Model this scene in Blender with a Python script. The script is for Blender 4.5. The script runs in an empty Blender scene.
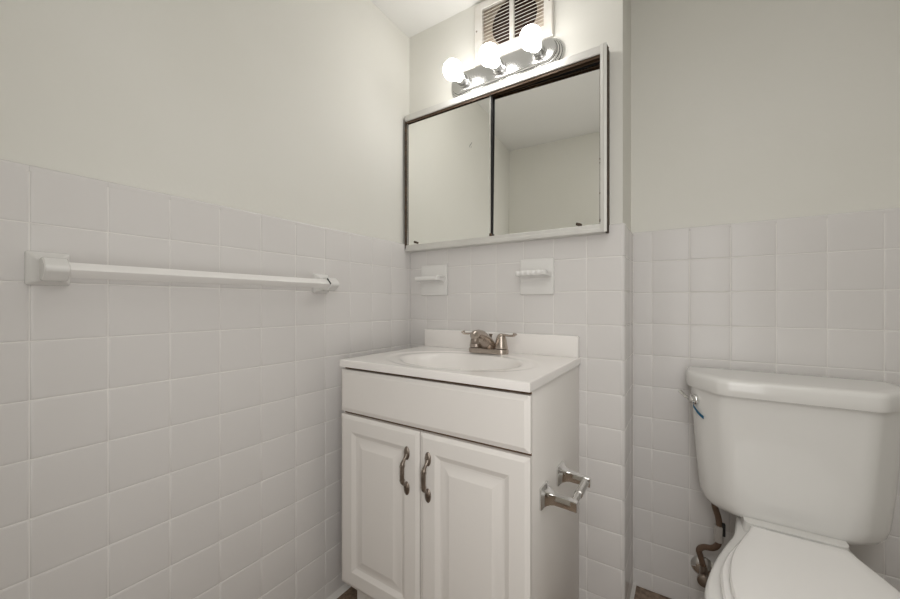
import bpy, bmesh, math, random
from mathutils import Vector, Matrix
random.seed(7)
S = bpy.context.scene
COL = S.collection
PI = math.pi

# ------------------------------------------------------------------ camera
cd = bpy.data.cameras.new('camera')
cam = bpy.data.objects.new('camera', cd)
COL.objects.link(cam)
cam.location = (1.0176, -1.2528, 1.0005)
cam.rotation_euler = (PI / 2, 0, math.radians(32.94))
cd.sensor_fit = 'HORIZONTAL'
cd.sensor_width = 36.0
cd.lens = 365.57 / 900 * 36
cd.shift_y = 4.0 / 900
cd.clip_start = 0.01
S.camera = cam

# ------------------------------------------------------------------ world, lights, exposure
w = bpy.data.worlds.new('world')
S.world = w
w.use_nodes = True
w.node_tree.nodes['Background'].inputs[0].default_value = (0.9, 0.92, 1, 1)
w.node_tree.nodes['Background'].inputs[1].default_value = 0.05
S.view_settings.view_transform = 'Standard'
S.view_settings.look = 'None'
S.view_settings.gamma = 1
S.view_settings.use_curve_mapping = False
S.view_settings.exposure = 0.07
BULB = 16.5          # emission of the three vanity globes
HALL_FILL = 7.6           # added fill in the unseen hallway, no lamp known there
SIDE_FILL = 4.6          # added soft fill beside the camera, brightens the lower room
ROOM_FILL = 2.6           # added overhead fill below the ceiling, without a fixture


def area(name, loc, size, power, rot=(0, 0, 0), col=(1, .98, .955)):
    l = bpy.data.lights.new(name, 'AREA')
    l.shape = 'RECTANGLE'
    l.size, l.size_y = size
    l.energy = power
    l.color = col
    o = bpy.data.objects.new(name, l)
    COL.objects.link(o)
    o.location = loc
    o.rotation_euler = rot
    return o


area('hallway_fill', (1.1, -1.95, 2.14), (0.7, 0.5), HALL_FILL)
area('room_overhead_fill', (1.28, -0.85, 2.165), (0.6, 0.6), ROOM_FILL)
area('camera_side_fill', (1.12, -1.30, 1.02), (0.45, 1.15), SIDE_FILL,
     Vector((-.60, .80, -.03)).to_track_quat('-Z', 'Y').to_euler(), (1, .985, .97))

# ------------------------------------------------------------------ materials


def mat(name, col, rough=.5, metal=0, spec=.5, bump=0, bscale=60, var=None, vscale=8, coat=0):
    m = bpy.data.materials.new(name)
    m.use_nodes = True
    nt = m.node_tree
    p = nt.nodes['Principled BSDF']
    p.inputs['Base Color'].default_value = (*col, 1)
    p.inputs['Roughness'].default_value = rough
    p.inputs['Metallic'].default_value = metal
    p.inputs['Specular IOR Level'].default_value = spec
    p.inputs['Coat Weight'].default_value = coat
    if bump or var:
        tc = nt.nodes.new('ShaderNodeTexCoord')
    if bump:
        n = nt.nodes.new('ShaderNodeTexNoise')
        n.inputs['Scale'].default_value = bscale
        n.inputs['Detail'].default_value = 3
        b = nt.nodes.new('ShaderNodeBump')
        b.inputs['Strength'].default_value = bump
        b.inputs['Distance'].default_value = .01
        nt.links.new(tc.outputs['Object'], n.inputs['Vector'])
        nt.links.new(n.outputs['Fac'], b.inputs['Height'])
        nt.links.new(b.outputs['Normal'], p.inputs['Normal'])
    if var:
        n = nt.nodes.new('ShaderNodeTexNoise')
        n.inputs['Scale'].default_value = vscale
        n.inputs['Detail'].default_value = 5
        r = nt.nodes.new('ShaderNodeValToRGB')
        r.color_ramp.elements[0].position = .35
        r.color_ramp.elements[1].position = .65
        r.color_ramp.elements[0].color = (*var, 1)
        r.color_ramp.elements[1].color = (*col, 1)
        nt.links.new(tc.outputs['Object'], n.inputs['Vector'])
        nt.links.new(n.outputs['Fac'], r.inputs['Fac'])
        nt.links.new(r.outputs['Color'], p.inputs['Base Color'])
    return m


M = {
    'paint': mat('wall_paint', (.80, .79, .74), .55, spec=.3, bump=.03, bscale=90, var=(.785, .775, .72), vscale=3),
    'ceiling': mat('ceiling_paint', (.84, .835, .81), .8, spec=.2),
    'tile': mat('white_ceramic_tile', (.755, .735, .72), .27, spec=.35, bump=.006, bscale=14),
    'grout': mat('pale_grout', (.87, .85, .82), .8, spec=.2),
    'caulk': mat('white_caulk', (.80, .78, .75), .5),
    'floor': mat('brown_vinyl', (.30, .22, .16), .4, var=(.14, .095, .065), vscale=70, bump=.05),
    'cab': mat('white_thermofoil', (.875, .845, .81), .38, spec=.4),
    'gap': mat('gap_brown', (.16, .09, .05), .8),
    'marble': mat('cultured_marble', (.93, .90, .875), .14, spec=.5, var=(.90, .875, .845), vscale=5),
    'porcelain': mat('white_porcelain', (.82, .81, .785), .09, spec=.5),
    'plastic': mat('white_seat_plastic', (.90, .885, .865), .22, spec=.5),
    'ceramic': mat('white_glazed_ceramic', (.82, .81, .79), .13, spec=.5),
    'nickel': mat('brushed_nickel', (.50, .44, .39), .27, metal=1),
    'antique': mat('antique_nickel', (.36, .31, .27), .33, metal=1, var=(.25, .21, .18), vscale=40),
    'chrome': mat('chrome', (.78, .78, .77), .08, metal=1),
    'plate_chrome': mat('soft_chrome', (.56, .56, .55), .24, metal=1),
    'chrome_satin': mat('satin_chrome_roller', (.72, .71, .69), .25, metal=1),
    'frame': mat('dull_aluminium', (.72, .71, .68), .5, metal=.35, var=(.69, .68, .65), vscale=12),
    'rust': mat('rusty_steel', (.10, .062, .036), .75, var=(.03, .02, .013), vscale=50),
    'dark': mat('dark_recess', (.010, .009, .009), .8),
    'track': mat('brown_track', (.085, .05, .028), .5, metal=.3),
    'mirror': mat('aged_mirror', (.95, .955, .93), .015, metal=1),
    'glassedge': mat('mirror_bevel_edge', (.80, .80, .76), .2, metal=.6),
    'ventwhite': mat('vent_enamel', (.74, .72, .68), .45, var=(.69, .66, .60), vscale=30),
    'ventdirt': mat('dusty_duct_board', (.56, .50, .42), .9, var=(.40, .33, .26), vscale=30),
    'slat': mat('dusty_slat_enamel', (.80, .78, .73), .5, var=(.66, .60, .52), vscale=45),
    'duct': mat('dark_duct', (.05, .022, .012), .9, var=(.02, .01, .006), vscale=40),
    'hose': mat('brown_braided_hose', (.16, .10, .065), .5, bump=.6, bscale=400),
    'black': mat('black_plastic', (.015, .015, .016), .45),
    'clear': mat('grey_plastic_nut', (.50, .47, .44), .4),
    'blue': mat('blue_tape', (.0, .10, .20), .4),
    'hole': mat('socket_shade_and_scratch', (.02, .025, .025), .7),
}
bm_ = bpy.data.materials.new('lit_globe')
bm_.use_nodes = True
nt = bm_.node_tree
p = nt.nodes['Principled BSDF']
p.inputs['Base Color'].default_value = (.9, .9, .9, 1)
p.inputs['Emission Color'].default_value = (1, .975, .945, 1)
p.inputs['Emission Strength'].default_value = BULB
M['bulb'] = bm_

# ------------------------------------------------------------------ helpers
ORG = {}


def thing(name, label, cat, loc, group=None):
    o = bpy.data.objects.new(name, None)
    o.empty_display_size = .05
    COL.objects.link(o)
    o.location = loc
    o['label'] = label
    o['category'] = cat
    if group:
        o['group'] = group
    ORG[o.name] = Vector(loc)
    return o


def obj(name, bm, m, parent=None, smooth=35, label=None):
    """one mesh object; geometry is given in room coordinates"""
    me = bpy.data.meshes.new(name)
    bmesh.ops.recalc_face_normals(bm, faces=bm.faces)
    org = ORG[parent.name] if parent else Vector((0, 0, 0))
    bmesh.ops.translate(bm, verts=bm.verts, vec=-org)
    bm.to_mesh(me)
    bm.free()
    for mm in (m if isinstance(m, (list, tuple)) else [m]):
        me.materials.append(mm)
    if smooth:
        me.shade_smooth()
        me.set_sharp_from_angle(angle=math.radians(smooth))
    o = bpy.data.objects.new(name, me)
    COL.objects.link(o)
    if parent:
        o.parent = parent
    ORG[o.name] = org
    if label:
        o['label'] = label
    return o


def struct(name, bm, m, parent=None, smooth=35):
    o = obj(name, bm, m, parent, smooth)
    o['kind'] = 'structure'
    return o


def B():
    return bmesh.new()


def box(bm, x0, x1, y0, y1, z0, z1, bev=0, seg=2, mi=0):
    r = bmesh.ops.create_cube(bm, size=1)
    vs = r['verts']
    for v in vs:
        v.co = Vector((x0 if v.co.x < 0 else x1, y0 if v.co.y < 0 else y1, z0 if v.co.z < 0 else z1))
    fs = set(f for v in vs for f in v.link_faces)
    for f in fs:
        f.material_index = mi
    if bev:
        es = list(set(e for v in vs for e in v.link_edges))
        bmesh.ops.bevel(bm, geom=es, offset=bev, segments=seg, profile=.5, affect='EDGES')
    return bm


def loft(bm, rings, cap0=True, cap1=True, closed=True, mi=0):
    """rings: lists of Vector with equal counts"""
    vr = [[bm.verts.new(c) for c in r] for r in rings]
    n = len(vr[0])
    for a, b in zip(vr[:-1], vr[1:]):
        for i in range(n if closed else n - 1):
            j = (i + 1) % n
            f = bm.faces.new((a[i], a[j], b[j], b[i]))
            f.material_index = mi
    if cap0:
        bm.faces.new(vr[0][::-1]).material_index = mi
    if cap1:
        bm.faces.new(vr[-1]).material_index = mi
    return bm


def frame_at(d):
    d = Vector(d).normalized()
    up = Vector((0, 0, 1)) if abs(d.z) < .95 else Vector((1, 0, 0))
    s = d.cross(up).normalized()
    return s, s.cross(d).normalized()


def tube(bm, pts, rad, seg=14, flat=None, caps=True):
    """swept tube through pts; rad may be a list; flat scales the second axis"""
    pts = [Vector(q) for q in pts]
    rads = rad if isinstance(rad, (list, tuple)) else [rad] * len(pts)
    flats = flat if isinstance(flat, (list, tuple)) else [flat or 1] * len(pts)
    rings = []
    s = None
    for i, q in enumerate(pts):
        a = pts[max(0, i - 1)]
        b = pts[min(len(pts) - 1, i + 1)]
        d = (b - a).normalized()
        if s is None:
            s, t = frame_at(d)
        else:
            s = (s - d * s.dot(d)).normalized()
            t = s.cross(d).normalized()
        rings.append([q + s * math.cos(2 * PI * k / seg) * rads[i] + t * math.sin(2 * PI * k / seg) * rads[i] * flats[i]
                      for k in range(seg)])
    loft(bm, rings, caps, caps)
    return bm


def spline(pts, n=6):
    """Catmull-Rom through points"""
    P = [Vector(q) for q in pts]
    P = [P[0] * 2 - P[1]] + P + [P[-1] * 2 - P[-2]]
    out = []
    for i in range(1, len(P) - 2):
        for k in range(n):
            t = k / n
            a, b, c, d = P[i - 1:i + 3]
            out.append(.5 * ((2 * b) + (c - a) * t + (2 * a - 5 * b + 4 * c - d) * t * t + (3 * b - a - 3 * c + d) * t ** 3))
    out.append(P[-2])
    return out


def lathe(bm, prof, origin, axis, seg=32):
    """prof: (radius, distance along axis)"""
    s, t = frame_at(axis)
    d = Vector(axis).normalized()
    o = Vector(origin)
    rings = [[o + d * h + (s * math.cos(2 * PI * k / seg) + t * math.sin(2 * PI * k / seg)) * max(r, 1e-5)
              for k in range(seg)] for r, h in prof]
    loft(bm, rings)
    return bm


def rounded(poly, rad, n=6):
    """round the corners of a 2-D polygon; rad scalar or list"""
    out = []
    N = len(poly)
    for i in range(N):
        p0, p1, p2 = Vector(poly[i - 1]), Vector(poly[i]), Vector(poly[(i + 1) % N])
        r = rad[i] if isinstance(rad, (list, tuple)) else rad
        d0 = (p0 - p1)
        d1 = (p2 - p1)
        r = min(r, d0.length * .49, d1.length * .49)
        a = p1 + d0.normalized() * r
        b = p1 + d1.normalized() * r
        for k in range(n + 1):
            t = k / n
            out.append((1 - t) ** 2 * a + 2 * t * (1 - t) * p1 + t * t * b)
    return out


# ------------------------------------------------------------------ the room shell
T = 0.1095                       # tile pitch
TOP = 1.2592                     # top of the wainscot
CEIL = 2.176
FL = -0.008
YB = 0.2055                      # tiled face behind the toilet
XE = 0.856                       # right face of the boxed-out wall that carries the sink
XR = 1.98
YR = -1.33

bm = B()
box(bm, -.15, XR + .15, -2.7, .36, FL - .08, FL)
struct('floor', bm, M['floor'], smooth=0)
bm = B()
box(bm, -.15, XR + .15, -2.7, .36, CEIL, CEIL + .08)
struct('ceiling', bm, M['ceiling'], smooth=0)
bm = B()
box(bm, -.15, -.013, -2.7, .36, FL, CEIL)
wall_left = struct('wall_left', bm, M['paint'], smooth=0)
bm = B()
box(bm, -.013, .848, .008, .36, FL, CEIL)
wall_front = struct('wall_front', bm, M['paint'], smooth=0)
bm = B()
box(bm, .848, XR, YB + .008, .36, FL, CEIL)
wall_back = struct('wall_back', bm, M['paint'], smooth=0)
bm = B()
box(bm, XR, XR + .15, -2.7, .36, FL, CEIL)
wall_right = struct('wall_right', bm, M['paint'], smooth=0)
bm = B()
box(bm, -.013, .70, YR - .1, YR, FL, CEIL)
box(bm, 1.52, XR, YR - .1, YR, FL, CEIL)
box(bm, .70, 1.52, YR - .1, YR, 2.04, CEIL)
struct('wall_rear', bm, M['paint'], smooth=0)
bm = B()
box(bm, -.15, XR + .15, -2.75, -2.65, FL, CEIL)
struct('wall_hallway', bm, M['paint'], smooth=0)
bm = B()
for x0, x1 in ((.70, .715), (1.505, 1.52)):
    box(bm, x0, x1, YR - .11, YR + .008, FL, 2.04)
box(bm, .70, 1.52, YR - .11, YR + .008, 2.025, 2.04)
struct('trim_1', bm, M['cab'], smooth=0)


def tiles(bm, o, u, v, n, us, vs, mi=0, tilt=.0003, g=.0007, depth=.0017):
    """pillow-edged tiles between the break lines us (along u) and vs (along v) on the plane through o"""
    o, u, v, n = map(Vector, (o, u, v, n))
    for a0, a1 in zip(us[:-1], us[1:]):
        for b0, b1 in zip(vs[:-1], vs[1:]):
            tl = [random.uniform(-tilt, tilt) for _ in range(3)]
            off = random.uniform(-.0001, .0001)
            rings = []
            for ins, h in ((g, -depth), (g + .0006, -depth * .5), (g + .002, -depth * .16), (g + .0048, 0)):
                r = []
                for (sa, sb) in ((0, 0), (1, 0), (1, 1), (0, 1)):
                    ua = a0 + ins if sa == 0 else a1 - ins
                    vb = b0 + ins if sb == 0 else b1 - ins
                    hh = h + off + tl[0] * (sa - .5) + tl[1] * (sb - .5)
                    r.append(o + u * ua + v * vb + n * hh)
                rings.append(r)
            loft(bm, rings, cap0=False, mi=mi)


rows = [FL] + [TOP - T * j for j in range(11, -1, -1)]
rows[-1] = TOP - .0088
rows1 = rows[:-1] + [TOP - .0135]


def cap_row(bm, o, u, n, us, ztop, r=.0068):
    """rounded upper edge of the top course, broken at the joints"""
    o, u, n = map(Vector, (o, u, n))
    for a0, a1 in zip(us[:-1], us[1:]):
        rings = []
        for a, k in ((a0 + .0001, .93), (a0 + .003, 1), (a1 - .003, 1), (a1 - .0001, .93)):
            ring = []
            for i in range(8):
                t = i / 7 * PI / 2
                ring.append(o + u * a + n * (-r + math.cos(t) * r * k) + Vector((0, 0, ztop - r + math.sin(t) * r * k)))
            ring.append(o + u * a + n * -.0134 + Vector((0, 0, ztop - r + r * k)))
            ring.append(o + u * a + n * -.0134 + Vector((0, 0, ztop - r - .0056)))
            ring.append(o + u * a + n * (-r + r * k) + Vector((0, 0, ztop - r - .0056)))
            rings.append(ring)
        loft(bm, rings)


# left wall, face at x = 0
cols = [-1.1087 + T * i for i in range(-2, 11)] + [0.0015]
bm = B()
tiles(bm, (0, 0, 0), (0, 1, 0), (0, 0, 1), (1, 0, 0), cols, rows)
cap_row(bm, (0, 0, 0), (0, 1, 0), (1, 0, 0), cols, TOP - .0018)
box(bm, -.013, -.0015, cols[0], .008, FL, TOP - .0135, mi=1)
struct('tile_wainscot', bm, [M['tile'], M['grout']], wall_left, smooth=50)
# boxed-out sink wall, face at y = 0
cols = [-0.004] + [.0844 + T * i for i in range(0, 8)]
cols[-1] = XE - .0085
bm = B()
tiles(bm, (0, 0, 0), (1, 0, 0), (0, 0, 1), (0, -1, 0), cols, rows1)
cap_row(bm, (0, 0, 0), (1, 0, 0), (0, -1, 0), cols, TOP - .0065)
box(bm, -.001, XE - .008, .0015, .008, FL, TOP - .0135, mi=1)
# quarter-round bullnose up the outer corner
rb = rows[:-1] + [TOP - .0065]
for z0, z1 in zip(rb[:-1], rb[1:]):
    rings = []
    for z, s in ((z0 + .0008, .8), (z0 + .002, 1), (z1 - .002, 1), (z1 - .0008, .8)):
        R = .0085
        pts = [Vector((XE - R, R, z))]
        for k in range(7):
            a = -PI / 2 + k / 6 * PI / 2
            pts.append(Vector((XE - R + math.cos(a) * R * (.9 + .1 * s), R + math.sin(a) * R * (.9 + .1 * s), z)))
        rings.append(pts)
    loft(bm, rings)
# return face of the boxed-out wall
tiles(bm, (XE, 0, 0), (0, 1, 0), (0, 0, 1), (1, 0, 0), [.0087, .0087 + T, YB], rows1)
cap_row(bm, (XE, 0, 0), (0, 1, 0), (1, 0, 0), [.0087, .0087 + T, YB], TOP - .0065)
box(bm, .848, XE - .0015, .0085, YB + .004, FL, TOP - .0135, mi=1)
struct('tile_wainscot', bm, [M['tile'], M['grout']], wall_front, smooth=50)
# wall behind the toilet
cols = [XE] + [.9154 + T * i for i in range(0, 10)]
cols.append(XR)
rows2 = [z - .0025 for z in rows[:-1]] + [TOP - .0105]  # laid a touch lower
rows2[0] = FL
bm = B()
tiles(bm, (0, YB, 0), (1, 0, 0), (0, 0, 1), (0, -1, 0), cols, rows2)
cap_row(bm, (0, YB, 0), (1, 0, 0), (0, -1, 0), cols, TOP - .0035)
box(bm, XE - .004, XR, YB + .0015, YB + .008, FL, TOP - .013, mi=1)
struct('tile_wainscot', bm, [M['tile'], M['grout']], wall_back, smooth=50)
# caulk bead at the floor
bm = B()
loft(bm, [[Vector((0, y, FL)), Vector((.014, y, FL)), Vector((.008, y, FL + .004)), Vector((.002, y, FL + .013)),
           Vector((0, y, FL + .016))] for y in (-1.32, -.0)])
struct('baseboard_left', bm, M['caulk'])
bm = B()
loft(bm, [[Vector((XE, y, FL)), Vector((XE + .010, y, FL)), Vector((XE + .003, y, FL + .008)), Vector((XE, y, FL + .012))]
          for y in (0, YB)])
struct('baseboard_front', bm, M['caulk'])


# ------------------------------------------------------------------ vanity cabinet
def panel(bm, x0, x1, z0, z1, y, rings, mi=0):
    """front facing -y made of concentric rectangles (inset, recess) plus sides back to y+thickness"""
    rr = []
    for ins, dep in rings:
        rr.append([Vector((x0 + ins, y + dep, z0 + ins)), Vector((x1 - ins, y + dep, z0 + ins)),
                   Vector((x1 - ins, y + dep, z1 - ins)), Vector((x0 + ins, y + dep, z1 - ins))])
    loft(bm, rr, mi=mi)


VX0, VX1 = .0855, .7175
YF = -.461
van = thing('vanity_cabinet', 'white bathroom vanity cabinet with two raised panel doors below the sink top', 'cabinet', (.404, -.22, FL))
bm = B()
box(bm, VX0, VX0 + .016, -.440, -.002, .112, .800)              # left side
box(bm, VX1 - .016, VX1, -.440, -.002, FL, .800, bev=.001)       # right side runs to the floor behind the toe space
box(bm, VX0, VX0 + .016, -.385, -.002, FL, .112)
box(bm, VX0 + .016, VX1 - .016, -.43, -.002, .112, .128)         # bottom
box(bm, VX0 + .016, VX1 - .016, -.014, -.002, .128, .80)         # back
box(bm, VX0 + .016, VX1 - .016, -.440, -.424, .128, .655)        # inner face frame
obj('cabinet_body', bm, M['cab'], van)
bm = B()
box(bm, VX0 + .001, VX1 - .001, -.441, -.4395, .113, .7995)  # brown sheet behind the fronts, seen through their gaps
obj('front_gap_sheet', bm, M['gap'], van, label='brown sheet showing in the gaps between the fronts')
bm = B()
box(bm, VX0 + .012, VX1 - .016, -.400, -.385, FL, .111)
obj('toe_kick', bm, M['cab'], van)
bm = B()
panel(bm, VX0, VX1 + .0015, .6575, .7905, YF, [(.0, .019), (0, .006), (.003, .0045), (.011, .001), (.013, 0)])
obj('false_drawer_front', bm, M['cab'], van, smooth=18)


def pull(parent, x):
    z0, z1 = .466, .602
    yf = YF
    bm = B()
    for zc in (z0 + .019, z1 - .019):
        rings = []
        for h, s in ((0, 1), (.002, 1), (.0042, .86), (.0055, .55)):
            rings.append([Vector((x + math.cos(2 * PI * k / 20) * .0098 * s, yf - h, zc + math.sin(2 * PI * k / 20) * .019 * s))
                          for k in range(20)])
        loft(bm, rings)
    pts = spline([(x, yf - .003, z1 - .021), (x, yf - .009, z1 - .030), (x, yf - .018, z1 - .040), (x, yf - .0205, z1 - .048),
                  (x, yf - .0215, .534), (x, yf - .0205, z0 + .048), (x, yf - .018, z0 + .040), (x, yf - .009, z0 + .030),
                  (x, yf - .003, z0 + .021)], 5)
    n = len(pts)
    rad = []
    for i in range(n):
        t = abs(i / (n - 1) - .5) * 2
        rad.append(.0068 if t < .4 else (.0068 - (.0068 - .0045) * min(1, (t - .4) / .25)) if t < .75 else .0045 + (t - .75) * .012)
    tube(bm, pts, rad, 14, .85)
    # collars where the grip meets its bent ends
    for zc in (z0 + .049, z1 - .049):
        lathe(bm, [(.004, -.003), (.0074, -.0018), (.0074, .0018), (.004, .003)], (x, yf - .0205, zc), (0, 0, 1), 14)
    return obj('handle', bm, M['antique'], parent, label='antique nickel arched door handle')


DOOR = [(0, .019), (0, .005), (.0025, .004), (.010, .0005), (.012, 0), (.050, 0), (.054, .002), (.064, .0068), (.070, .0075),
        (.0735, .007), (.092, .002), (.095, .0012)]
for x0, x1, hx in ((VX0 + .001, .4022, .3612), (.4058, VX1 + .001, .4345)):
    bm = B()
    panel(bm, x0, x1, .110, .6485, YF, DOOR)
    d = obj('door', bm, M['cab'], van, smooth=14)
    pull(d, hx)

# ------------------------------------------------------------------ sink top with integral basin
ZT = .8225
SX0, SX1, SY0, SY1 = .089, .7222, -.4665, -.0005
top = thing('vanity_sink_top', 'white cultured marble sink top with oval basin and backsplash on the vanity', 'sink',
            (.405, -.22, .8005))
CX, CY, AX, AY = .405, -.262, .212, .148
NX, NY = 120, 90


def top_z(x, y):
    r = math.hypot((x - CX) / AX, (y - CY) / AY)
    z = ZT
    e = min(x - SX0, SX1 - x, y - SY0)
    if e < .03:
        z += .0  # flat deck
    # shallow moulded step around the basin
    k = max(0, min(1, (1.26 - r) / .14))
    z -= .003 * k * k * (3 - 2 * k)
    if r < 1:
        q = 1 - r
        k = min(1, q / .62)
        z -= .105 * (k * k * (3 - 2 * k)) ** .8
    elif r < 1.08:
        z -= .0
    return z


bm = B()
gx = [SX0 + (SX1 - SX0) * i / NX for i in range(NX + 1)]
gy = [SY0 + (SY1 - SY0) * j / NY for j in range(NY + 1)]
ed = .004
gx = [SX0, SX0 + ed * .3] + [SX0 + ed + (SX1 - SX0 - 2 * ed) * i / NX for i in range(NX + 1)] + [SX1 - ed * .3, SX1]
gy = [SY0, SY0 + ed * .3] + [SY0 + ed + (SY1 - SY0 - ed) * j / NY for j in range(NY + 1)]


def ez(x, y):
    e = min(x - SX0, SX1 - x, y - SY0)
    d = max(0, (ed - e) / ed)
    return top_z(x, y) - ed * (1 - math.sqrt(max(0, 1 - d * d)))


V = [[bm.verts.new((x, y, ez(x, y))) for y in gy] for x in gx]
for i in range(len(gx) - 1):
    for j in range(len(gy) - 1):
        bm.faces.new((V[i][j], V[i + 1][j], V[i + 1][j + 1], V[i][j + 1]))
# skirt
ring = [V[i][0] for i in range(len(gx))] + [V[-1][j] for j in range(1, len(gy))] + [V[i][-1] for i in range(len(gx) - 2, -1, -1)] \
    + [V[0][j] for j in range(len(gy) - 2, 0, -1)]
low = [bm.verts.new((v.co.x, v.co.y, .8005)) for v in ring]
for i in range(len(ring)):
    j = (i + 1) % len(ring)
    bm.faces.new((ring[i], low[i], low[j], ring[j]))
obj('basin_slab', bm, M['marble'], top, smooth=40)
bm = B()
box(bm, SX0 + .001, SX1 - .003, -.021, -.0005, ZT - .001, .8935, bev=.004, seg=3)
obj('backsplash', bm, M['marble'], top)
bm = B()
zb = top_z(CX, CY)
lathe(bm, [(.021, .0), (.021, .002), (.017, .0035), (.016, .001), (.0, .001)], (CX, CY, zb + .0005), (0, 0, 1), 28)
obj('drain_ring', bm, M['nickel'], top, label='brushed nickel drain ring')

# ------------------------------------------------------------------ faucet
fc = thing('faucet', 'brushed nickel two-handle faucet standing on the white sink top', 'faucet', (.42, -.085, ZT))
FX, FY = .4150, -.068


def stadium(hw, r, z, cx=FX, cy=FY, n=12):
    pts = []
    for k in range(n + 1):
        a = -PI / 2 + PI * k / n
        pts.append(Vector((cx + hw + math.cos(a) * r, cy + math.sin(a) * r, z)))
    for k in range(n + 1):
        a = PI / 2 + PI * k / n
        pts.append(Vector((cx - hw + math.cos(a) * r, cy + math.sin(a) * r, z)))
    return pts


bm = B()
loft(bm, [stadium(.0505, .0265, ZT), stadium(.0505, .0265, ZT + .011), stadium(.0505, .0255, ZT + .0155), stadium(.0505, .0225, ZT + .0180),
          stadium(.0505, .012, ZT + .0190)])
obj('base_plate', bm, M['nickel'], fc)
bm = B()
rings = []
for t in [i / 16 for i in range(17)]:
    # upright oval sections leaning forward from the base to the drooping head
    lerp = lambda *q: next(p0[1] + (p1[1] - p0[1]) * (t - p0[0]) / (p1[0] - p0[0]) for p0, p1 in zip(q[:-1], q[1:]) if t <= p1[0] + 1e-9)
    yy = FY + .008 - .124 * t
    zc = ZT + lerp((0, .020), (.2, .040), (.45, .060), (.7, .071), (1, .0715))
    hw = lerp((0, .034), (.15, .028), (.4, .018), (.7, .0155), (1, .0160))
    hz = lerp((0, .016), (.2, .024), (.45, .0235), (.7, .018), (1, .0165))
    if t > .9:
        hw *= .86 if t < 1 else .45
        hz *= .88 if t < 1 else .45
    tilt = Vector((0, .35 * (1 - t) + .25 * t, 1)).normalized()
    c = Vector((FX, yy, zc))
    rings.append([c + Vector((1, 0, 0)) * math.cos(2 * PI * k / 24) * hw + tilt * math.sin(2 * PI * k / 24) * hz for k in range(24)])
loft(bm, rings)
sp = obj('spout', bm, M['nickel'], fc)
bm = B()
lathe(bm, [(.0125, -.004), (.0142, .001), (.0142, .018), (.0130, .020), (.009, .020), (.009, .013), (0, .013)], (FX, FY - .098, ZT + .0610), (0, -.04, -1), 24)
obj('aerator', bm, M['antique'], sp)
for s in (-1, 1):
    hx = FX + s * .0508
    bm = B()
    lathe(bm, [(.023, .0), (.0235, .003), (.0215, .014), (.0195, .027), (.0165, .040), (.0125, .048), (.006, .0525), (0, .0535)],
          (hx, FY, ZT + .019), (0, 0, 1), 28)
    pts = spline([(hx - s * .004, FY, ZT + .064), (hx + s * .012, FY - .001, ZT + .067), (hx + s * .030, FY - .002, ZT + .0655),
                  (hx + s * .046, FY - .003, ZT + .066), (hx + s * .052, FY - .003, ZT + .070), (hx + s * .054, FY - .003, ZT + .074)], 5)
    n = len(pts)
    tube(bm, pts, [.0085 - .0035 * math.sin(PI * min(1, i / (n - 1) * 1.15)) + (.0012 if i > n - 5 else 0) for i in range(n)], 14, .75)
    obj('handle', bm, M['nickel'], fc)
bm = B()
lathe(bm, [(.0028, 0), (.0028, .040), (.0036, .043), (.0068, .050), (.0070, .052), (.005, .0535), (0, .0535)], (FX + .001, FY + .018, ZT + .014),
      (0, 0, 1), 16)
obj('drain_lift_rod', bm, M['antique'], fc)

# ------------------------------------------------------------------ medicine cabinet
mc = thing('medicine_cabinet', 'wide medicine cabinet with two sliding mirror doors above the sink', 'cabinet', (.405, .008, 1.2235))
MX0, MX1, MZ0, MZ1, MY = .001, .8095, 1.2235, 1.8070, -.040
YW = .0075
bm = B()
box(bm, MX0 + .002, MX1 - .003, -.0035, -.0005, 1.24, 1.79)
obj('back_panel', bm, M['dark'], mc, smooth=0)
bm = B()
prof = [(MY + .0005, MZ1), (MY, MZ1 - .002), (MY, MZ1 - .0235), (MY + .0015, MZ1 - .0255), (MY + .004, MZ1 - .0255), (MY + .004, MZ1 - .004), (YW, MZ1 - .004), (YW, MZ1)]
loft(bm, [[Vector((x, y, z)) for y, z in prof] for x in (MX0, MX1 - .019)])
obj('top_rail', bm, M['frame'], mc, smooth=20)
bm = B()
for ya in (MY + .0045, -.0185):
    box(bm, MX0 + .002, MX1 - .004, ya, ya + .0025, MZ1 - .034, MZ1 - .0045)
box(bm, MX0 + .002, MX1 - .004, MY + .0045, -.001, MZ1 - .009, MZ1 - .0045)
obj('door_track', bm, M['track'], mc, smooth=0, label='brown stained upper door track')
bm = B()
prof = [(0, MZ0), (MY + .001, MZ0), (MY, MZ0 + .002), (MY, MZ0 + .012), (MY + .003, MZ0 + .014), (MY + .003, MZ0 + .025), (MY + .006, MZ0 + .027), (0, MZ0 + .027)]
loft(bm, [[Vector((x, y, z)) for y, z in prof] for x in (MX0, MX1 - .008)])
obj('bottom_rail', bm, M['frame'], mc, smooth=20)
bm = B()
prof = [(MX1 - .019, MY - .001), (MX1 - .010, MY - .0025), (MX1 - .009, MY - .001), (MX1 - .008, MY - .0025), (MX1, MY - .0015), (MX1, MY + .004), (MX1 - .019, MY + .004)]
loft(bm, [[Vector((x, y, z)) for x, y in prof] for z in (MZ0, MZ1 + .002)])
obj('side_stile', bm, M['frame'], mc, smooth=20)
bm = B()
box(bm, MX1 - .006, MX1 + .0005, MY + .004, .0075, MZ0 + .001, MZ1 - .001)
obj('side_flange', bm, M['rust'], mc, smooth=0, label='rusty brown steel edge')
bm = B()
box(bm, MX0 - .0008, MX0 + .002, MY, .0075, MZ0 + .006, MZ1 - .003)
obj('side_flange', bm, M['rust'], mc, smooth=0, label='rusty brown steel edge')
for z in (MZ1 - .004, MZ1 - .045, MZ0 + .008):
    bm = B()
    lathe(bm, [(.0035, 0), (.0035, .001), (.002, .0022), (0, .0024)], (MX1 + .0004, -.02, z), (1, 0, 0), 12)
    obj('side_screw', bm, M['rust'], mc)


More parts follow.
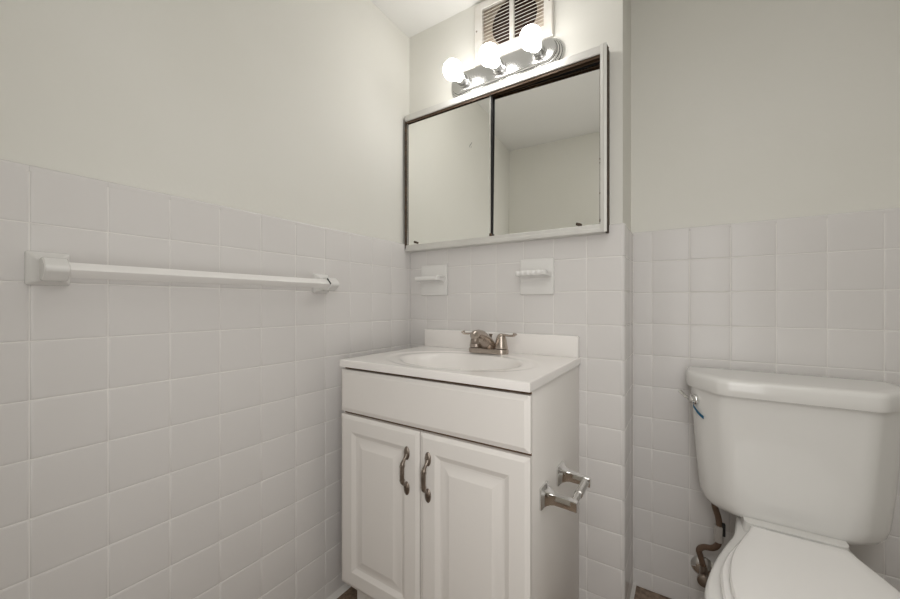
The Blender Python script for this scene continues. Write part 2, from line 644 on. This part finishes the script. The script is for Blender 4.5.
def mirror_door(x0, x1, z0, z1, y, yaw, pitch, knobx):
    c = Vector(((x0 + x1) / 2, y, (z0 + z1) / 2))
    R = Matrix.Translation(c) @ Matrix.Rotation(yaw, 4, 'Z') @ Matrix.Rotation(pitch, 4, 'X') @ Matrix.Translation(-c)
    bm = B()
    box(bm, x0, x1, y, y + .004, z0, z1)
    bmesh.ops.transform(bm, matrix=R, verts=bm.verts)
    d = obj('mirror_door', bm, M['mirror'], mc, smooth=0)
    for xa, xb in ((x0, x0 + .0035), (x1 - .0045, x1)):
        bm = B()
        loft(bm, [[Vector((xa, y - .0004, z)), Vector((xb, y - .0004, z)), Vector((xb, y + .001, z)), Vector((xa, y + .001, z))] for z in (z0, z1)])
        bmesh.ops.transform(bm, matrix=R, verts=bm.verts)
        obj('bevelled_edge', bm, M['glassedge'], d, smooth=0)
    bm = B()
    box(bm, knobx - .009, knobx + .009, y - .007, y - .0002, z0 + .005, z0 + .0135, bev=.002)
    bmesh.ops.rotate(bm, verts=bm.verts, cent=(knobx, y, z0 + .0095), matrix=Matrix.Rotation(.35, 3, 'Y'))
    bmesh.ops.transform(bm, matrix=R, verts=bm.verts)
    obj('finger_pull', bm, M['rust'], d, label='small rusty brown finger pull')
    return d, R


ld, R = mirror_door(.0035, .405, MZ0 + .027, MZ1 - .029, -.029, 0, 0, .0535)
bm = B()
tube(bm, [(.3255, -.0292, 1.6195), (.318, -.0292, 1.611), (.313, -.0292, 1.6035)], [.0006, .0013, .0005], 6, .2)
tube(bm, [(.3225, -.0292, 1.6035), (.3200, -.0292, 1.600)], [.001, .0007], 6, .2)
obj('scratch', bm, M['hole'], ld, label='short dark scratch in the silvering')
rd, R = mirror_door(.396, .7875, MZ0 + .027, MZ1 - .036, -.0150, math.radians(1.75), math.radians(-.85), .720)
bm = B()
box(bm, .4055, .4115, -.030, -.024, MZ0 + .027, MZ1 - .026)  # black colour stands in for shade in the gap between the doors
obj('door_gap_shade', bm, M['dark'], mc, smooth=0, label='black strip standing in for the shaded gap between the two mirror doors')
for x, z, s in ((.7875, 1.248 + .012, .0045), (.7872, 1.345, .002), (.7872, 1.452, .0018), (.7872, 1.44, .0012)):
    bm = B()
    box(bm, x + .001, x + .004, MY - .002, MY + .004, z - s, z + s)
    obj('rust_speck', bm, M['rust'], mc, smooth=0)
bm = B()
box(bm, .7885, .7915, MY + .0035, -.002, MZ0 + .027, MZ1 - .03)
obj('inner_jamb', bm, M['track'], mc, smooth=0, label='dark inner jamb beside the right mirror door')
bm = B()
box(bm, .4035, .412, MY + .001, -.030, MZ0 + .0265, MZ0 + .037, bev=.001)
obj('door_guide', bm, M['rust'], mc)

# ------------------------------------------------------------------ vanity light bar
LX, LZ = .4395, 1.8665
vl = thing('vanity_light_bar', 'chrome vanity light bar with three round white globe bulbs above the mirror', 'lamp', (LX, .008, LZ))


def stad_xz(hw, r, y, n=16):
    pts = []
    for k in range(n + 1):
        a = -PI / 2 + PI * k / n
        pts.append(Vector((LX + hw + math.cos(a) * r, y, LZ + math.sin(a) * r)))
    for k in range(n + 1):
        a = PI / 2 + PI * k / n
        pts.append(Vector((LX - hw + math.cos(a) * r, y, LZ + math.sin(a) * r)))
    return pts


HW = .172
bm = B()
prof = [(.055, .0078), (.055, .001), (.0535, -.0015), (.0515, -.0015), (.0505, .0000), (.0495, -.008), (.048, -.0105), (.0455, -.0105), (.0445, -.009),
        (.0435, -.017), (.042, -.0195), (.0395, -.0195), (.0385, -.018), (.0375, -.0255), (.036, -.028), (.033, -.0285)]
loft(bm, [stad_xz(HW, r, y) for r, y in prof])
obj('back_plate', bm, M['plate_chrome'], vl, smooth=50)
for bx in (LX - .151, LX, LX + .151):
    bm = B()
    lathe(bm, [(.0255, 0), (.0255, .003), (.0225, .0055), (.021, .007), (.021, .026), (.0225, .028), (.0225, .034), (.019, .036), (.014, .036)],
          (bx, -.0284, LZ), (0, -1, 0), 32)
    so = obj('socket', bm, M['plate_chrome'], vl)
    bm = B()
    r = .036
    prof = [(.0135, .0)]
    for k in range(1, 22):
        a = PI * (1 - .12) * (1 - k / 21) ** 1.0
        prof.append((r * math.sin(a) if k > 0 else .0135, .0105 + r * .93 + r * math.cos(a)))
    prof[0] = (.0135, .002)
    lathe(bm, prof, (bx, -.0655, LZ), (0, -1, 0), 40)
    obj('globe_bulb', bm, M['bulb'], so, smooth=80, label='lit round white globe bulb')

# ------------------------------------------------------------------ vent grille
vg = thing('exhaust_vent_grille', 'dusty white louvred exhaust vent grille high on the wall behind the light', 'vent', (.476, .008, 1.93))
VX = (.322, .3575, .4700, .4865, .5990, .6310)
VZ = (1.925, 1.968, 2.130, 2.158)
yv = -.008
bm = B()
x0, x1, z0, z1 = VX[0], VX[5], VZ[0], VZ[3]
rr = []
for (a0, a1, c0, c1), y in (((x0, x1, z0, z1), .0078), ((x0, x1, z0, z1), yv + .004), ((x0 + .004, x1 - .004, z0 + .004, z1 - .004), yv),
                            ((VX[1] - .002, VX[4] + .002, VZ[1] - .002, VZ[2] + .002), yv), ((VX[1], VX[4], VZ[1], VZ[2]), yv + .002),
                            ((VX[1], VX[4], VZ[1], VZ[2]), .0076)):
    rr.append([Vector((a0, y, c0)), Vector((a1, y, c0)), Vector((a1, y, c1)), Vector((a0, y, c1))])
loft(bm, rr, cap0=False, cap1=False)
box(bm, VX[2], VX[3], yv + .0006, .006, VZ[1] - .001, VZ[2] + .001, bev=.001)
obj('grille_frame', bm, M['ventwhite'], vg)
bm = B()
box(bm, VX[1] - .003, VX[4] + .003, .0062, .0077, VZ[1] - .003, VZ[2] + .003)
obj('backing', bm, M['ventdirt'], vg, smooth=0)
bm = B()
lathe(bm, [(.088, 0), (.088, .0012), (.06, .0012), (0, .0012)], (.483, .0062, 2.045), (0, -1, 0), 40)  # flat disc, rust brown darkened for the shade inside the duct
obj('duct_opening', bm, M['duct'], vg, label='rusty round duct opening behind the louvres, coloured dark for its shaded depth')
for xa, xb in ((VX[1] - .001, VX[2] + .001), (VX[3] - .001, VX[4] + .001)):
    bm = B()
    nsl = 13
    for k in range(nsl):
        z = VZ[1] + .004 + (VZ[2] - VZ[1] - .006) * k / (nsl - 1)
        loft(bm, [[Vector((x, yv + .0015, z - .0032)), Vector((x, yv + .0025, z - .0042)), Vector((x, .0035, z + .0028)), Vector((x, .0025, z + .0040))]
                  for x in (xa, xb)])
    obj('louvre_panel', bm, M['slat'], vg, smooth=0)
for x, z in ((.334, 2.054), (.6195, 2.048)):
    bm = B()
    lathe(bm, [(.0035, 0), (.003, .0012), (0, .0016)], (x, yv, z), (0, -1, 0), 14)
    obj('mounting_screw', bm, M['antique'], vg)


# ------------------------------------------------------------------ ceramic holders on the sink wall
def holder(x0, x1, z0, z1, zs, ribs, label):
    t = thing('ceramic_toothbrush_holder' if ribs else 'ceramic_soap_holder', label, 'holder', ((x0 + x1) / 2, 0, z0), 'ceramic holders set in the tile')
    bm = B()
    rr = []
    for ins, dep in ((0, .0), (0, -.007), (.002, -.0095), (.006, -.011), (.020, -.0125), (.05, -.013)):
        rr.append([Vector((x0 + ins, dep, z0 + ins)), Vector((x1 - ins, dep, z0 + ins)), Vector((x1 - ins, dep, z1 - ins)), Vector((x0 + ins, dep, z1 - ins))])
    loft(bm, rr)
    obj('back_plate', bm, M['ceramic'], t, smooth=30)
    # projecting shelf with a raised lip and a curved underside
    bm = B()
    sx0, sx1, yo = x0 + .004, x1 - .006, -.074 if ribs else -.066
    prof = [(-.010, zs - .002), (yo + .010, zs - .004), (yo + .006, zs), (yo + .002, zs + .001), (yo, zs - .003), (yo, zs - .011), (yo + .003, zs - .0145),
            (-.030, zs - .0165), (-.017, zs - .022), (-.0115, zs - .036), (-.010, zs - .046)]
    n = 40
    rings = []
    for i in range(n + 1):
        x = sx0 + (sx1 - sx0) * i / n
        tt = min(i, n - i) / n
        tap = 1 - .18 * max(0, 1 - tt / .07) ** 2
        wv = (.0016 * math.cos(i / n * PI * 2 * 6)) if ribs else 0
        rings.append([Vector((x, -.010 + (y + .010) * tap + (wv if y < -.04 else 0), z)) for y, z in prof])
    loft(bm, rings)
    if not ribs:
        tube(bm, spline([(sx1 - .004, -.012, zs), (sx1 - .003, -.030, zs + .0015), (sx1 - .004, yo + .008, zs + .001), (sx1 - .008, yo + .003, zs - .004)], 5), .0045, 10)
    obj('shelf', bm, M['ceramic'], t, smooth=40)
    return t


holder(.064, .195, 1.034, 1.162, 1.109, False, 'white ceramic soap holder on the tile at the left, near the room corner')
holder(.512, .634, 1.032, 1.158, 1.111, True, 'white ceramic holder with ribbed shelf on the tile right of the faucet')

# ------------------------------------------------------------------ towel bar on the left wall
tb = thing('towel_bar', 'long white ceramic towel bar mounted on the left tiled wall', 'towel bar', (0, -.78, 1.066))
ZB, XB = 1.0625, .0580
bm = B()
h = .0150
sec = rounded([(XB + h, ZB), (XB, ZB + h), (XB - h, ZB), (XB, ZB - h)], .002, 3)
loft(bm, [[Vector((q.x, y, q.y)) for q in sec] for y in (-1.078, -.4795)])
obj('bar', bm, M['plastic'], tb, smooth=25)
for yc, s in ((-1.086, 1), (-.473, -1)):
    bm = B()
    rings = []
    for x, hw, hz in ((0, .029, .0315), (.007, .029, .0315), (.0105, .0275, .030), (.014, .0235, .027), (.024, .0175, .0215), (.033, .0150, .0195), (.040, .0150, .0200)):
        pl = rounded([(yc - hw, 1.066 - hz), (yc + hw, 1.066 - hz), (yc + hw, 1.066 + hz), (yc - hw, 1.066 + hz)], .005, 4)
        rings.append([Vector((x, q.x, q.y - (.0035 if x > .02 else 0))) for q in pl])
    loft(bm, rings)
    hexs = rounded([(.036, ZB - .0205), (.058, ZB - .0215), (.0795, ZB - .004), (.0795, ZB + .004), (.058, ZB + .0215), (.036, ZB + .0205)], .005, 4)
    rr = []
    for yy, sc in ((-.0165, .9), (-.0145, 1), (.0145, 1), (.0165, .9)):
        rr.append([Vector((.058 + (q.x - .058) * sc, yc + yy, ZB + (q.y - ZB) * sc)) for q in hexs])
    loft(bm, rr)
    obj('bar_post', bm, M['ceramic'], tb, smooth=35)
bm = B()
hs = [(XB + .0195, ZB + .001), (XB + .002, ZB + .0195), (XB - .012, ZB + .006), (XB + .002, ZB - .008)]
loft(bm, [[Vector((x, y, z)) for x, z in hs] for y in (-.4901, -.4889)])  # thin dark plate painted as the shade inside the bar socket
obj('socket_shade', bm, M['hole'], tb, smooth=0, label='dark plate standing in for the shaded socket at the far end of the bar')

# ------------------------------------------------------------------ toilet paper holder on the vanity side
tp = thing('toilet_paper_holder', 'empty chrome toilet paper holder fixed to the right side of the vanity', 'holder', (VX1, -.296, .525))
for yc in (-.366, -.226):
    bm = B()
    rings = []
    for dx, hy, hz, cz in ((0, .0265, .0265, .525), (.004, .0265, .0265, .525), (.0065, .0245, .0245, .525), (.008, .0205, .0215, .525), (.014, .0155, .0175, .525),
                           (.022, .0115, .0148, .525), (.032, .0092, .0133, .5245), (.062, .0085, .0125, .5225), (.081, .0085, .0125, .5210), (.0835, .0075, .0115, .5210)):
        pl = rounded([(yc - hy, cz - hz), (yc + hy, cz - hz), (yc + hy, cz + hz), (yc - hy, cz + hz)], .003, 3)
        rings.append([Vector((VX1 + dx, q.x, q.y)) for q in pl])
    loft(bm, rings)
    obj('arm', bm, M['chrome'], tp, smooth=30)
bm = B()
lathe(bm, [(.004, 0), (.0085, .0005), (.0085, .048), (.0105, .0482), (.0105, .123), (.004, .1235)], (VX1 + .072, -.3577, .522), (0, 1, 0), 24)
obj('roller', bm, M['chrome_satin'], tp)

# ------------------------------------------------------------------ toilet
TX = 1.2435
tt = thing('toilet', 'white two-piece toilet with closed seat lid against the back tiled wall', 'toilet', (TX, -.12, FL))


def tank_ring(hw, wf, yf, ys, yb, z, r=.03):
    pl = [(TX - hw, yb), (TX - hw, ys), (TX - wf, yf), (TX + wf, yf), (TX + hw, ys), (TX + hw, yb)]
    return [Vector((q.x, q.y, z)) for q in rounded(pl, [.02, r * 1.6, r, r, r * 1.6, .02], 8)]


bm = B()
prof = [(.4085, .70, .012), (.411, .82, .006), (.418, .90, .003), (.432, .955, 0), (.455, .985, 0), (.54, 1.0, 0)]
rings = []
for z, s, dy in prof + [(.65, 1, 0), (.755, 1, 0)]:
    g = (z - .45) / .305
    g = max(0, min(1, g))
    hw = (.196 + .020 * g) * s
    wf = (.128 + .016 * g) * s
    rings.append(tank_ring(hw, wf, -.000 - .017 * g + (1 - s) * .16, .060, .19 - (1 - s) * .1, z, .022))
loft(bm, rings)
tank = obj('tank', bm, M['porcelain'], tt, smooth=45)
bm = B()
Lr = lambda e, z: tank_ring(.2275 - e, .150 - e * .6, -.0315 + e, .066 + e * .3, .193 - e, z, .022)
rings = [Lr(.006, .7515), Lr(.0015, .7530), Lr(0, .757), Lr(0, .783), Lr(.0015, .789), Lr(.005, .7935), Lr(.011, .7955), Lr(.03, .7962)]
loft(bm, rings)
obj('tank_lid', bm, M['porcelain'], tt, smooth=45)
# flush lever on the left chamfer
pn = Vector((-.077, .0, 0))
a0, a1 = Vector((TX - .216, .060, 0)), Vector((TX - .144, -.017, 0))
dirc = (a1 - a0).normalized()
nrm = Vector((dirc.y, -dirc.x, 0))
if nrm.y > 0:
    nrm = -nrm
lc = a0 + dirc * .014 + Vector((0, 0, .7175)) + nrm * .0005
bm = B()
lathe(bm, [(.0155, -.004), (.0155, .003), (.014, .006), (.012, .0075), (.0115, .011), (.0095, .0155), (.005, .018), (0, .0185)], lc, nrm, 28)
lv = obj('flush_lever', bm, M['chrome'], tt, label='chrome flush lever')
bm = B()
pts = spline([lc + nrm * .010, lc + nrm * .014 - dirc * .012 + Vector((0, 0, .004)), lc + nrm * .017 - dirc * .022 + Vector((0, 0, .010)),
              lc + nrm * .018 - dirc * .034 + Vector((0, 0, .017))], 5)
tube(bm, pts, [.005 + .002 * i / (len(pts) - 1) for i in range(len(pts))], 12, .55)
obj('lever_arm', bm, M['chrome'], lv)
# blue tape on the chamfer
bm = B()
rings = []
for i in range(9):
    t = i / 8
    c = a0 + dirc * (.010 + .036 * t) + Vector((0, 0, .6975 - .025 * t - .004 * math.sin(PI * t))) + nrm * .0008
    rings.append([c + Vector((0, 0, .0042)), c + Vector((0, 0, .0042)) + nrm * .0008, c - Vector((0, 0, .0042)) + nrm * .0008, c - Vector((0, 0, .0042))])
loft(bm, rings)
obj('tape_strip', bm, M['blue'], tank, label='blue strip of tape below the flush lever')


def outline(tab, z, kx=1.0, ky=1.0, dx=0.0, y0=-.22, n=5):
    """symmetrical outline from a table of (y, half width), ending in a tip"""
    sp = spline([Vector((hw, y, 0)) for y, hw in tab], n)
    half = [(max(0, q.x * kx - dx * (1 if q.x > .001 else 0)), y0 + (q.y - y0) * ky) for q in sp]
    half[-1] = (0.0, half[-1][1])
    return [Vector((TX - w_, y, z)) for w_, y in half] + [Vector((TX + w_, y, z)) for w_, y in reversed(half[:-1])]


BOWL = [(.10, .104), (.06, .109), (.024, .114), (-.044, .124), (-.106, .145), (-.178, .168), (-.24, .1835), (-.294, .193), (-.34, .195), (-.40, .189),
        (-.46, .168), (-.50, .138), (-.53, .092), (-.545, .045), (-.549, 0)]
SEAT = [(-.060, .098), (-.10, .115), (-.16, .1385), (-.2, .152), (-.25, .163), (-.30, .1655), (-.36, .163), (-.42, .148), (-.47, .12), (-.505, .08), (-.522, .04), (-.527, 0)]
LID = [(-.052, .090), (-.078, .098), (-.14, .120), (-.2, .138), (-.258, .148), (-.31, .151), (-.37, .146), (-.43, .129), (-.475, .099), (-.502, .062), (-.514, .03), (-.518, 0)]
bm = B()
rings = [outline(BOWL, z, kx, ky) for z, kx, ky in ((FL, .62, .80), (.03, .60, .79), (.12, .56, .74), (.20, .63, .80), (.28, .80, .91), (.34, .94, .98),
                                                     (.372, 1.0, 1.0), (.386, 1.0, 1.0), (.395, .985, .99), (.3985, .95, .97))]
rings += [outline(BOWL, z, kx, ky, y0=-.30) for z, kx, ky in ((.397, .72, .62), (.37, .68, .58), (.27, .5, .42), (.20, .22, .2))]
loft(bm, rings)
bowl = obj('bowl', bm, M['porcelain'], tt, smooth=50)
bm = B()
loft(bm, [[Vector((q.x, q.y, z)) for q in rounded([(TX - .098 * s, .175), (TX - .098 * s, -.022), (TX + .098 * s, -.022), (TX + .098 * s, .175)], .02, 6)]
          for z, s in ((.385, 1.05), (.40, 1.03), (.424, 1))])
obj('tank_shelf', bm, M['porcelain'], tt, smooth=50)
bm = B()
rings = [outline(SEAT, z, 1, 1, dx) for z, dx in ((.3995, .004), (.403, 0), (.411, 0), (.4155, .004))]
rings += [outline(SEAT, z, .66, .72, y0=-.30) for z in (.4155, .402)]
loft(bm, rings, cap0=False, cap1=False)
obj('seat', bm, M['plastic'], tt, smooth=40)
bm = B()
rings = [outline(LID, z, kx, ky, dx) for z, kx, ky, dx in ((.4175, 1, 1, .004), (.420, 1, 1, 0), (.428, 1, 1, 0), (.432, 1, .995, .003), (.434, .96, .985, .004),
                                                           (.4345, .75, .85, 0))]
loft(bm, rings)
obj('seat_lid', bm, M['plastic'], tt, smooth=30)
for s in (-1, 1):
    bm = B()
    box(bm, TX + s * .07 - .018, TX + s * .07 + .018, -.050, -.026, .3985, .424, bev=.005)
    obj('lid_hinge', bm, M['plastic'], tt)

# ------------------------------------------------------------------ water supply
ws = thing('water_supply_valve', 'brown water supply hose and shut-off valve on the tiled wall below the toilet tank', 'valve', (1.058, YB, .13))
bm = B()
lathe(bm, [(.034, 0), (.034, .002), (.028, .008), (.016, .013), (.012, .014)], (1.062, YB, .138), (0, -1, 0), 32)
obj('escutcheon', bm, M['chrome'], ws, label='round chrome wall plate')
bm = B()
tube(bm, [(1.062, YB - .012, .138), (1.062, YB - .06, .138)], .010, 16)
tube(bm, [(1.062, YB - .052, .128), (1.062, YB - .052, .172)], [.012, .010], 16)
lathe(bm, [(.008, 0), (.018, .004), (.018, .014), (.008, .018)], (1.062, YB - .066, .138), (0, -1, 0), 12)
obj('valve_body', bm, M['antique'], ws)
bm = B()
tube(bm, spline([(1.061, YB - .052, .170), (1.054, YB - .056, .200), (1.050, YB - .06, .222), (1.062, YB - .062, .236), (1.085, YB - .064, .243), (1.099, YB - .066, .262),
                 (1.102, YB - .066, .30), (1.099, YB - .064, .340), (1.090, YB - .060, .375), (1.0865, YB - .058, .432)], 6), .0085, 12)
obj('hose', bm, M['hose'], ws)
bm = B()
tube(bm, [(1.0995, YB - .0665, .270), (1.101, YB - .0665, .318)], .013, 10)
obj('coupling_nut', bm, M['clear'], ws, label='pale plastic coupling nut')
bm = B()
tube(bm, [(1.0865, YB - .058, .396), (1.0865, YB - .058, .424)], .015, 8)
obj('coupling_nut', bm, M['clear'], ws, label='pale plastic coupling nut')
bm = B()
box(bm, 1.1075, 1.116, YB - .077, YB - .064, .292, .330, bev=.002)
obj('hose_clip', bm, M['black'], ws, label='black clip on the hose')
